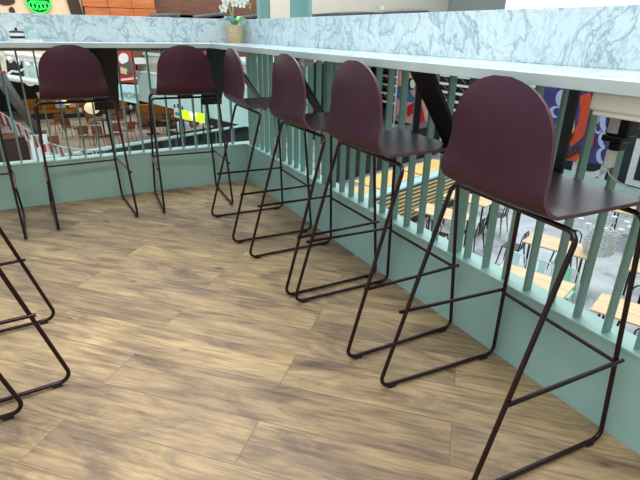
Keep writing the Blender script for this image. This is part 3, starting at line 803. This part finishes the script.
# low dark balustrade in front of the dining area
p0 = at_z(44, 157, -1.95); p1 = at_z(250, 123.5, -1.95); p0.z = p1.z = FZ
dv = p1-p0; L = dv.length; ang = math.atan2(dv.y, dv.x)
bl = empty('glass_balustrade', p0, ang); hh = -1.95-FZ
MB().b2((0, -.03, hh-.07), (L, .03, hh), .005).build('handrail', 'palegreen', bl)
n = 9
for k in range(n): MB().b2((L*k/n+.04, -.008, .08), (L*(k+1)/n-.04, .008, hh-.09)).build('glass_panel', 'darkpane', bl)
for k in range(n+1): MB().b2((L*k/n-.03, -.03, 0), (L*k/n+.03, .03, hh-.0705)).build('post', 'beam', bl)
tag(bl, 'low dark glass balustrade with pale green handrail in front of the dining tables', 'balustrade')
# booths in the shade between the balustrade and the far kerb
for i, (px, py) in enumerate([(182, 149), (199, 145), (216, 142), (236, 139)]):
    p = at_z(px, py, FZ); o = empty('booth_seat', (p.x, p.y, FZ), ang)
    MB().b2((-.38, -.35, 0), (.38, .35, .45), .03).build('seat', 'charcoal', o); MB().b2((-.38, .28, .4505), (.38, .42, .95), .03).build('backrest', 'charcoal', o)
    tag(o, 'charcoal booth seat, %s from the left below the lime sign' % ORD[i], 'booth seat', 'charcoal booth seats')
# lit signs on the ground floor
def sign_px(name, pxs, y, m, label, cat='sign'):
    a = at_y(*pxs[0], y); o = empty(name, a)
    MB().prism([at_y(u, v, y)-a for u, v in pxs], (0, .06, 0)).build('face', m, o)
    lo = min((at_y(u, v, y) for u, v in pxs), key=lambda q: q.z)
    xs_ = [at_y(u, v, y).x-a.x for u, v in pxs]
    for x in (min(xs_)+.05, max(xs_)-.05): MB().b2((x-.02, .06, FZB-a.z), (x+.02, .1, .1)).build('stand_post', 'dark', o)
    return o, a, tag(o, label, cat)
o, a, _ = sign_px('menu_sign', [(181.5, 110), (204.5, 114), (205, 123.5), (183, 119)], 11.4, 'limelit', 'glowing lime green menu sign below the gallery fascia')
MB().prism([at_y(u, v, 11.37)-a for u, v in ((189, 113), (197, 114), (193, 120))], (0, .01, 0)).build('pale_motif', 'daylight', o)
o, a, _ = sign_px('menu_sign', [(174.5, 108), (180.5, 109), (180.5, 118.5), (174.5, 117)], 11.6, 'white', 'small white and teal sign left of the lime sign')
MB().prism([at_y(u, v, 11.57)-a for u, v in ((175.2, 112), (180, 112.8), (180, 116), (175.2, 115.2))], (0, .01, 0)).build('teal_panel', 'teallit', o)
# service counter with stacked dishes below the signs
p = at_z(193, 129, -2.25); sc = empty('service_counter', (p.x, p.y, FZ), ang)
MB().b2((-.6, 0, 0), (.9, .5, .95), .02).build('body', 'dark', sc); MB().b2((-.65, -.04, .951), (.95, .54, 1.0), .01).build('top', 'tan', sc)
tag(sc, 'dark service counter under the lime green sign', 'counter')
for i, (dx, mm, nm, lab) in enumerate(((-.42, 'white', 'paper_roll', 'white paper roll at the left end of the service counter'), (-.1, 'bluecloth', 'dish_stack', 'pale blue dish stack on the service counter'), (.22, 'rust', 'basket', 'rust brown basket on the service counter'), (.6, 'white', 'dish_stack', 'white dish stack at the right end of the service counter'))):
    c = p+Vector((math.cos(ang)*dx-math.sin(ang)*.25, math.sin(ang)*dx+math.cos(ang)*.25, 0))
    o = MB().lathe([(0, 0), (.10, 0), (.12, .04), (.11, .26-.05*i), (.08, .28-.05*i), (0, .28-.05*i)], seg=16).build(nm, mm, None, True); o.location = (c.x, c.y, FZ+1.0005); tag(o, lab, nm.replace('_', ' '))

# bunting slung outside the far railing
rope = [(-12, 104), (0, 112), (14, 121), (28, 130.5), (44, 141), (60, 146.5), (76, 149), (92, 150.5), (108, 150)]
yb = .55
R3 = [at_y(a, b, yb) for a, b in rope]
bu = empty('bunting', R3[4])
MB().tube([q-R3[4] for q in R3], .004, 6).build('cord', 'rope', bu)
def flag(px, m1, m2):
    # position along the cord by picture column
    for (a, b) in zip(rope, rope[1:]):
        if a[0] <= px <= b[0]:
            k = (px-a[0])/(b[0]-a[0]); py = a[1]+(b[1]-a[1])*k; break
    c = at_y(px, py+.3, yb)-bu.location; w, h = .022, .10
    f = MB().prism([c+Vector((-w, 0, 0)), c+Vector((w, 0, 0)), c+Vector((w*.9+.01, 0, -h)), c+Vector((.01, 0, -h*.8)), c+Vector((-w*.9+.01, 0, -h))], (0, .003, 0)).build('pennant', m1, bu)
    MB().prism([c+Vector((-w*.3, -.002, -.004)), c+Vector((w*.3, -.002, -.004)), c+Vector((w*.3+.01, -.002, -h*.8)), c+Vector((-w*.3+.01, -.002, -h*.8))], (0, .0015, 0)).build('stripe', m2, f)
for px, a, b in ((2, 'red', 'white_print'), (9, 'blueprint', 'white_print'), (17, 'white_print', 'red'), (25, 'white_print', 'red'), (36, 'red', 'white_print'), (49, 'white_print', 'red'), (60, 'white_print', 'red'), (69, 'white_print', 'red'), (83, 'white_print', 'blueprint'), (94, 'white_print', 'red')): flag(px, a, b)
tag(bu, 'bunting of red and white pennants on a cord outside the far railing', 'bunting')
# white menu board and dark parasol at far left
ab = empty('menu_board', at_z(45, 172, FZ))
MB().box((0, 0, .62), (.52, .03, 1.16), rotm((1, 0, 0), R_(-8)), .01).build('front_board', 'white', ab)
MB().box((0, .34, .62), (.52, .03, 1.16), rotm((1, 0, 0), R_(8)), .01).build('rear_board', 'white', ab)
MB().box((.12, -.052, .8), (.12, .012, .25), rotm((1, 0, 0), R_(-8))).build('red_print', 'red', ab)
tag(ab, 'white folding menu board with red print below the bunting', 'menu board')
p = at_z(4, 176, FZ); pk = empty('planter_box', (p.x, p.y+.6, FZ))
MB().box((0, 0, .55), (1.5, .8, 1.1), rotm((0, 0, 1), .35), .02).build('box', 'slatback', pk)
MB().box((0, 0, 1.13), (1.56, .86, .05), rotm((0, 0, 1), .35), .01).build('lid', 'brown', pk)
tag(pk, 'dark brown timber box at the far left beyond the railing', 'box')
o = copy_tree(dch); p = at_z(8, 158, FZB); o.location = (p.x, p.y, FZB); o.rotation_euler = (0, 0, R_(140)); tag(o, 'brown dining chair at the far left beside the dark timber box', 'chair', 'brown chairs in the dining hall')
o = copy_tree(dch); p = at_z(54, 158, FZB); o.location = (p.x, p.y, FZB); o.rotation_euler = (0, 0, R_(20)); tag(o, 'brown dining chair just right of the white menu board', 'chair', 'brown chairs in the dining hall')

# ------------------------------------------------------------------ lower hall, seen through the right railing
TZ = -2.5
def make_table(name, w, d, topm, h=.75):
    # long axis = local x
    root = empty(name, (0, 0, 0))
    MB().box((0, 0, h-.016), (w, d, .032), None, .005).build('tabletop', topm, root)
    MB().box((0, 0, h-.040), (w*.86, d*.8, .016)).build('top_frame', 'blackmetal', root)
    for sx in (-1, 1):
        for sy in (-1, 1):
            MB().box((sx*w*.40, sy*d*.34, (h-.048)/2), (.035, .035, h-.048)).build('leg', 'blackmetal', root)
    return root
tbl = make_table('cafe_table', 1.2, .68, 'tablewood')
TA = R_(-70)
Sx = Vector((math.cos(R_(20)), math.sin(R_(20)), 0)); Lx = Vector((math.cos(TA), math.sin(TA), 0))
def put_table(first, corner, toward, label, proto=None, w=1.2, d=.68):
    # corner pixel on the table top; toward = signs (along long axis, along short axis) to the centre
    c = at_z(*corner, TZ); c = c+Lx*(toward[0]*w/2)+Sx*(toward[1]*d/2)
    o = proto or (tbl if first else copy_tree(tbl))
    o.location = (c.x, c.y, FZ); o.rotation_euler = (0, 0, TA)
    tag(o, label, 'table', 'pale wood tables below the right railing'); return c
T1 = put_table(True, (590, 309), (1, 1), 'pale wood cafe table nearest below, in the lower right by the last balusters')
T2 = put_table(False, (576, 284), (-1, -1), 'pale wood cafe table cut off by the kerb, beside the mint chair')
T3 = put_table(False, (522, 241), (1, 1), 'pale wood cafe table under the bead ornament')
T4 = put_table(False, (498, 200), (-1, -1), 'pale wood cafe table beside the black chair, farther of its two')
T5 = put_table(False, (476, 215), (-1, -1), 'pale wood cafe table left of the bare concrete floor, nearer of its two')
T6 = put_table(False, (619, 267), (1, 1), 'pale wood cafe table at the right edge beyond the nearest one')
T7 = put_table(False, (612, 207), (1, .2), 'pale wood cafe table at the right edge behind the bead ornament')

def make_metal(name, m):
    root = empty(name, (0, 0, 0))
    MB().box((0, 0, .45), (.37, .37, .02), None, .008).build('seat', m, root)
    for sx in (-1, 1):
        for sy in (-1, 1):
            MB().tube([(sx*.225, sy*.225, 0), (sx*.165, sy*.165, .44)], .014, 8, radii=[.010, .018]).build('leg', m, root)
    MB().tube(fillet([(-.165, -.165, .45), (-.18, -.22, .82), (.18, -.22, .82), (.165, -.165, .45)], .12, 7), .012, 8).build('back_hoop', m, root)
    MB().box((0, -.198, .63), (.12, .012, .36), rotm((1, 0, 0), R_(7)), .003).build('back_slat', m, root)
    return root
mc = {k: make_metal('metal_chair', k) for k in ('mint', 'paleblue', 'blackmetal')}
used = set()
def put_chair(k, pos, deg, label):
    o = mc[k] if k not in used else copy_tree(mc[k]); used.add(k)
    o.location = (pos[0], pos[1], FZ); o.rotation_euler = (0, 0, R_(deg))
    tag(o, label, 'chair', {'mint': 'mint metal chairs', 'paleblue': 'pale blue metal chairs', 'blackmetal': 'black metal chairs'}[k]+' below the right railing')
def rel(T, l, s): return (T.x+Lx.x*l+Sx.x*s, T.y+Lx.y*l+Sx.y*s)
put_chair('mint', rel(T2, .36, .52), 110, 'mint green metal chair facing the table cut off by the kerb')
put_chair('paleblue', rel(T2, -.52, .52), 112, 'pale blue metal chair with solid slat, left of the mint chair')
put_chair('paleblue', rel(T2, -.08, .52), 106, 'pale blue metal chair with rounded hoop between table and black seats')
put_chair('blackmetal', rel(T3, .0, .62), 108, 'black metal chair on the far side of the bead ornament table')
put_chair('blackmetal', rel(T3, -.86, .0), -70+90, 'black metal chair at the left end of the bead ornament table')
put_chair('blackmetal', rel(T4, .72, .15), 20, 'black metal chair with open back on the concrete floor beside the farther table pair')
put_chair('blackmetal', rel(T5, .70, .05), 14, 'black metal chair at the end of the nearer table of the left pair')
put_chair('blackmetal', rel(T5, .2, -.62), -70, 'black metal chair between the left table pair and the kerb')
put_chair('blackmetal', rel(T1, -.1, .66), 110, 'black metal chair behind the nearest table at the right edge')
put_chair('blackmetal', rel(T1, .2, -.30), -70, 'black metal chair pushed under the nearest table, below its front edge')
put_chair('mint', rel(T6, -.35, .68), 115, 'mint green metal chair behind the right-edge table')
put_chair('mint', rel(T7, .45, -.62), -60, 'mint green metal chair in front of the table behind the bead ornament')
# bead ornament standing on table T3
p = at_z(597, 253, TZ); ch = empty('bead_ornament', (p.x, p.y, TZ+.0005))
MB().lathe([(0, 0), (.16, 0), (.16, .015), (.02, .03), (.018, .55), (0, .56)], seg=16).build('stand', 'bead', ch)
m = MB()
for k in range(6): 
    rr = .17+.05*math.sin(k*.9); m.tube([(rr*math.cos(2*math.pi*i/28), rr*math.sin(2*math.pi*i/28), .05+.075*k) for i in range(29)], .006, 6)
m.build('wire_ring', 'silver', ch)
m = MB(); rnd = random.Random(3)
for k in range(26):
    a = 2*math.pi*k/26
    for i in range(11):
        z = .03+.046*i; rr = .21+.05*math.sin(z*9)+rnd.uniform(-.015, .015)
        m.sphere((rr*math.cos(a), rr*math.sin(a), z), .021, 6)
o = m.build('bead_strands', 'bead', ch, True); o['kind'] = 'stuff'
for k in range(9):
    a = 2*math.pi*k/9+.2; q = Vector((math.cos(a), math.sin(a), 0))
    arm = MB().tube(fillet([q*.02+Vector((0, 0, .5)), q*.22+Vector((0, 0, .42)), q*.36+Vector((0, 0, .50)), q*.40+Vector((0, 0, .60))], .06, 4), .010, 6).build('arm', 'bead', ch)
    m = MB(); m.lathe([(0, 0), (.05, .02), (.055, .035), (0, .03)], q*.40+Vector((0, 0, .6)), 12)
    for i in range(6): m.sphere(q*.40+Vector((.04*math.cos(i), .04*math.sin(i), .57-.012*i)), .014, 6)
    m.build('bead_cup', 'bead', arm)
tag(ch, 'clear beaded chandelier-like ornament standing on a pale wood table', 'ornament')

# slatted seating wall with pale ledge
q0, q1 = at_z(385, 233, FZ), at_z(440, 209, FZ)
dv = q1-q0; dv.z = 0; L = dv.length; ang = math.atan2(dv.y, dv.x); nr = Vector((-dv.y, dv.x, 0)).normalized()
ztop = at_plane(400, 190, q0, nr).z
sl = empty('slatted_screen', q0-Vector((0, 0, 0)), ang); H = ztop-FZ
x0, x1 = -1.2, L+1.4
MB().b2((x0, .03, 0), (x1, .08, H)).build('backing_board', 'slatback', sl)
n = 8
for k in range(n): MB().b2((x0, -.005, H*.12+(H*.86)*k/n), (x1, .0295, H*.12+(H*.86)*(k+.48)/n)).build('slat', 'slat', sl)
MB().b2((x0-.02, -.10, 0), (x1+.02, .10, .12)).build('plinth', 'slatback', sl)
MB().b2((x0-.03, -.04, H+.0005), (x1+.03, .26, H+.06), .01).build('ledge', 'ledge', sl)
tag(sl, 'horizontal pine slat screen with a pale blue ledge on top', 'screen')
# yellow pine tables behind it
yt = make_table('plank_table', 1.9, .95, 'yellowwood')
for i, (c, lab) in enumerate((((4.75, 5.75), 'yellow pine table nearest the kerb behind the pale ledge'), ((6.55, 6.75), 'yellow pine table in the middle behind the pale ledge'), ((8.5, 7.25), 'yellow pine table farthest right behind the pale ledge'))):
    o = yt if i == 0 else copy_tree(yt)
    o.location = (c[0], c[1], FZ); o.rotation_euler = (0, 0, ang)
    tag(o, lab, 'table', 'yellow pine tables')
p = at_z(395, 166, FZ); dc = empty('serving_counter', (p.x, p.y, FZ), ang)
MB().b2((-3.2, 0, 0), (3.0, .7, 1.15), .02).build('body', 'dark', dc); MB().b2((-3.25, -.05, 1.151), (3.05, .75, 1.2), .01).build('top', 'darktable', dc)
tag(dc, 'long charcoal serving counter behind the yellow pine tables', 'counter')
ca, sa = math.cos(ang), math.sin(ang)
for dx, mm, nm, lab in ((-2.6, 'red', 'canister', 'red canister on the charcoal serving counter'), (-2.0, 'white', 'canister', 'white canister on the charcoal serving counter')):
    o = MB().lathe([(0, 0), (.13, 0), (.14, .02), (.14, .34), (.1, .38), (.1, .42), (0, .42)], seg=18).build(nm, mm, None, True)
    o.location = (p.x+ca*dx-sa*.35, p.y+sa*dx+ca*.35, FZ+1.2005); tag(o, lab, 'canister')

# dark food stall with big letters, posters and shelving
KX = 14.0
def kx(px, py, off=0): return at_x(px, py, KX-off)
st_ = empty('food_stall', (KX, 8, FZ))
MB().b2((0, -10.5, 0), (.6, 9.2, 3.2)).build('front_panel', 'night', st_)
MB().b2((-.03, -10.5, 0), (0, 9.2, .22)).build('kick_board', 'palegreen', st_)
MB().b2((-.12, -10.5, 3.201), (.65, 9.2, 3.32)).build('canopy', 'white', st_)
def word(text, pxl, pxr, pb, ptop, name='letter'):
    a = kx(*pxl, .02); b = kx(*pxr, .02); h = abs(kx(ptop[0], ptop[1], .02).z-a.z)
    return lettering(name, text, h/.69, 'white_print', a-st_.location, b-a if b is not None else (0, -1, 0), (0, 0, 1), .03, st_)
for t_, x_, yb_, yt_ in (('D', 567, 171.5, 128), ('I', 594, 177.5, 134), ('I', 604.5, 179.5, 138), ('D', 620, 182.5, 135)):
    a = kx(x_, yb_, .02); h = kx(x_+3, yt_, .02).z-a.z
    lettering('letter', t_, h/.69, 'white_print', a-st_.location, (0, -1, 0), (0, 0, 1), .03, st_)
for t_, x_, yb_, yt_ in (('C', 410, 139, 129), ('H', 417, 140, 129.5), ('I', 425, 141, 130), ('L', 429, 142, 131), ('D', 434.5, 142.5, 131.5)):
    a = kx(x_, yb_, .02); h = kx(x_+1, yt_, .02).z-a.z
    lettering('letter', t_, h/.69, 'white_print', a-st_.location, (0, -1, 0), (0, 0, 1), .03, st_)
A, B = kx(622, 122, .02)-st_.location, kx(660, 130, .02)-st_.location
MB().b2((A.x-.01, B.y, A.z-.12), (A.x+.015, A.y, A.z)).build('white_stripe', 'white_print', st_)
tag(st_, 'dark food stall front with big white letters and pale kick board', 'food stall')

def poster(name, pxs, m, off, label):
    o = empty(name, kx(*pxs[0], off))
    MB().prism([kx(u, v, off)-o.location for u, v in pxs], (.02, 0, 0)).build('sheet', m, o)
    return o, tag(o, label, 'poster')
def blob(o, pts, m, off, name):
    MB().prism([kx(u, v, off)-o.location for u, v in pts], (.01, 0, 0)).build(name, m, o)
def bdisc(o, cx, cy, w, h, m, off, name): blob(o, [(cx+w/2*math.cos(2*math.pi*i/18), cy+h/2*math.sin(2*math.pi*i/18)) for i in range(18)], m, off, name)
o, _ = poster('seafood_poster', [(541, 76), (624, 84), (612, 166), (545, 158)], 'purple', .12, 'purple poster with orange-red crustacean and pale foam behind the nearest stool')
blob(o, [(580, 96), (590, 92), (594, 112), (590, 128), (580, 140), (571, 147), (568, 140), (578, 124), (580, 110)], 'orange', .15, 'claw')
blob(o, [(576, 150), (590, 139), (594, 141), (588, 150), (586, 163), (566, 160), (568, 154)], 'orange', .16, 'body')
blob(o, [(584, 140), (595, 135), (593, 147), (583, 147)], 'red', .17, 'red_shell')
blob(o, [(570, 126), (575, 118), (574, 138), (568, 144)], 'peach', .15, 'peach_patch')
blob(o, [(580, 155), (588, 152), (586, 164), (576, 162)], 'peach', .18, 'peach_patch')
def curl(cx, cy, w, h, a0, a1, t):
    n = 12; out = [(cx+w/2*math.cos(a0+(a1-a0)*i/n), cy+h/2*math.sin(a0+(a1-a0)*i/n)) for i in range(n+1)]
    inn = [(cx+w/2*(1-t*math.sin(math.pi*(.15+.85*i/n)))*math.cos(a0+(a1-a0)*i/n), cy+h/2*(1-t*math.sin(math.pi*(.15+.85*i/n)))*math.sin(a0+(a1-a0)*i/n)) for i in range(n, -1, -1)]
    blob(o, out+inn, 'lav', .15, 'foam_curl')
for cx, cy, w, h, a0, a1, t in ((563, 99, 15, 19, 1.8, 6.2, .75), (555, 112, 12, 12, 1.2, 5.8, .7), (559, 130, 9, 17, 3.4, 7.6, .8), (595, 118, 9, 13, -1.2, 2.6, .75), (607, 122, 15, 22, 1.6, 5.6, .8), (605, 140, 14, 18, 1.6, 5.8, .75), (602, 156, 12, 16, 1.4, 5.2, .8), (598, 130, 6, 8, 0, 4.2, .6)): curl(cx, cy, w, h, a0, a1, t)
blob(o, [(566, 153), (574, 147), (590, 144), (588, 150), (576, 154), (567, 159)], 'dark', .19, 'dark_band')
for k in range(12): bdisc(o, 568+1.7*k, 154.5-.75*k+(1.6 if k % 2 else -1.2), 1.2, 1.2, 'orange', .21, 'orange_dot')
for cx, cy in ((552, 122), (566, 122), (549, 134), (563, 84), (611, 134), (599, 108), (614, 108)): bdisc(o, cx, cy, 2, 2, 'lav', .15, 'foam_dot')
o, _ = poster('figure_poster', [(397, 70), (431, 75), (427, 127), (393, 120)], 'pinkprint', .10, 'pink and blue illustrated poster behind the diagonal bracket on the right')
blob(o, [(400, 72), (412, 73), (410, 86), (399, 84)], 'peach', .13, 'tan_shape')
blob(o, [(398, 86), (408, 88), (414, 98), (413, 102), (402, 102), (397, 98)], 'blueprint', .13, 'blue_shape')
blob(o, [(396, 118), (400, 112), (407, 111), (402, 119)], 'blueprint', .14, 'blue_shape')
blob(o, [(407, 106), (415, 102), (422, 106), (425, 122), (420, 124), (415, 112), (407, 117)], 'red', .13, 'red_shape')
bdisc(o, 411, 84, 8, 12, 'dark', .14, 'dark_shape'); bdisc(o, 412.5, 84, 5, 9, 'white_print', .15, 'white_shape')
# white shelving racks on top of the stall
def rack(px0, px1, pyt, pyb, label):
    y0, y1 = kx(px0, pyt, .25).y, kx(px1, pyt, .25).y; zt = kx(px0, pyt, .25).z; zb = kx(px0, pyb, .25).z
    o = empty('shelving_rack', (KX-.25, (y0+y1)/2, FZ)); L = abs(y0-y1)
    for s in (-1, 1): MB().b2((-.02, s*L/2-.03, 0), (.02, s*L/2+.03, zt-FZ)).build('upright', 'white', o)
    for k in range(5):
        z = zb-FZ+(zt-zb)*k/4; MB().b2((-.1, -L/2+.031, z-.04), (.1, L/2-.031, z+.04)).build('shelf', 'white', o)
    for k in range(4):
        z = zb-FZ+(zt-zb)*k/4
        for j in range(5):
            w = L/5; MB().box((0, -L/2+w*(j+.5), z+.04+(zt-zb)/8), (.02, w*.75, .05), rotm((1, 0, 0), R_(28))).build('brace', 'rust', o)
    return tag(o, label, 'shelving', 'white shelving racks against the stall')
rack(378, 398, 66, 100, 'white shelving rack left of the pink and blue poster')
rack(434, 478, 74, 106, 'white shelving rack right of the diagonal bracket')
rack(528, 539, 86, 101, 'white shelving rack beside the purple poster, mostly behind the nearest stool')
# dark stalls behind the crowded balusters
def block(px0, px1, x, z0, z1, m, name, label, cat):
    ya, yb = at_x(px0, 110, x).y, at_x(px1, 110, x).y
    o = empty(name, (x, (ya+yb)/2, FZ)); L = abs(ya-yb)
    MB().b2((0, -L/2, z0-FZ), (.4, L/2, z1-FZ)).build('front', m, o); MB().b2((-.15, -L/2, 0), (.4, L/2, .9)).build('counter', 'dark', o)
    MB().b2((-.2, -L/2, .901), (.4, L/2, .96)).build('top', 'tan', o)
    if z0-FZ > .97: 
        for s in (-1, 1): MB().b2((.1, s*(L/2-.05)-.04, .961), (.2, s*(L/2-.05)+.04, z0-FZ)).build('post', 'dark', o)
    return tag(o, label, cat)
block(296, 338, 9.0, FZ+1.9, 0, 'night', 'market_stall', 'blue-black market stall seen through the crowded balusters', 'market stall')
# hanging light strip and brass chain
c = at_x(259, 62, 4.0)
for px, mm, nm, lab, r in ((272, 'white', 'light_strip', 'thin white vertical light strip between the crowded balusters', .02), (326, 'white', 'light_strip', 'thin white light strip just left of the second-nearest stool back', .02)):
    a = at_x(px, 50, 7.5); o = MB().tube([(0, 0, 0), (0, 0, .55-FZ)], r, 8).build(nm, mm); o.location = (a.x, a.y, FZ); tag(o, lab, 'light strip', 'white light strips')
a = at_x(253, 100, 6.0)
gc = empty('brass_chain', (a.x, a.y, FZ))
m = MB()
for k in range(60):
    z = 3.9-.045*k; m.tube([(.025*math.cos(2*math.pi*i/8)*(1 if k % 2 else 0), .025*math.cos(2*math.pi*i/8)*(0 if k % 2 else 1), z+.035*math.sin(2*math.pi*i/8)) for i in range(9)], .008, 5)
m.build('links', 'gold', gc)
MB().tube([(0, 0, 0), (0, 0, 4.2)], .012, 6).build('pole', 'dark', gc)
tag(gc, 'brass chain on a dark pole seen behind the corner balusters', 'chain')
# potted plant by the yellow tables
p = at_z(470, 192, FZ); gp = empty('potted_shrub', (p.x, p.y, FZ))
MB().lathe([(0, 0), (.16, 0), (.2, .35), (.17, .35), (0, .33)]).build('pot', 'dark', gp)
m = MB(); rnd = random.Random(5)
for k in range(90):
    a, e_, q = rnd.uniform(0, 6.28), rnd.uniform(-.3, 1.4), rnd.uniform(.1, .32)
    c = Vector((q*math.cos(a)*math.cos(e_), q*math.sin(a)*math.cos(e_), .55+q*math.sin(e_)))
    d = Vector((math.cos(a), math.sin(a), .4)).normalized(); s_ = Vector((-math.sin(a), math.cos(a), 0))*.03
    m.bm.faces.new([m.bm.verts.new(v) for v in (c-d*.07, c+s_, c+d*.07, c-s_)])
m.build('foliage', 'greenplant', gp)
MB().tube([(0, 0, .3), (0, 0, .7)], .015, 6).build('stem', 'brown', gp)
tag(gp, 'small green shrub in a dark pot behind the left table pair', 'potted plant')

# ------------------------------------------------------------------ light
w = bpy.data.worlds.new('overcast'); SC.world = w; w.use_nodes = True
bg = w.node_tree.nodes['Background']; bg.inputs[0].default_value = (.70, .90, 1.0, 1); bg.inputs[1].default_value = .88
sd = bpy.data.lights.new('skylight_sun', 'SUN'); sd.energy = 2.1; sd.angle = R_(45); sd.color = (1, .97, .92)
so = bpy.data.objects.new('skylight_sun', sd); COL.objects.link(so)
so.rotation_euler = Vector((-.38, -.5, -1.0)).to_track_quat('-Z', 'Y').to_euler()
def area(name, loc, size, e, col, tgt):
    d = bpy.data.lights.new(name, 'AREA'); d.shape = 'RECTANGLE'; d.size, d.size_y = size; d.energy = e; d.color = col
    o = bpy.data.objects.new(name, d); COL.objects.link(o); o.location = loc
    o.rotation_euler = (Vector(tgt)-Vector(loc)).to_track_quat('-Z', 'Y').to_euler()
area('ceiling_panel', (-2.0, -4.0, 4.0), (2.4, 1.6), 85, (1, .96, .9), (-1.2, -2.8, 0))
area('upper_wall_fill', (2, 11.5, 5), (16, 1), 420, (1, .95, .88), (2, 16, 1.2))  # added fill that brightens the upper storey walls, no fittings there
area('dining_lights', (1, 22, 0), (8, 5), 150, (1, .93, .82), (1, 22, -3))
SC.view_settings.view_transform = 'Standard'; SC.view_settings.look = 'None'
SC.view_settings.exposure = .28; SC.view_settings.gamma = 1; SC.view_settings.use_curve_mapping = False
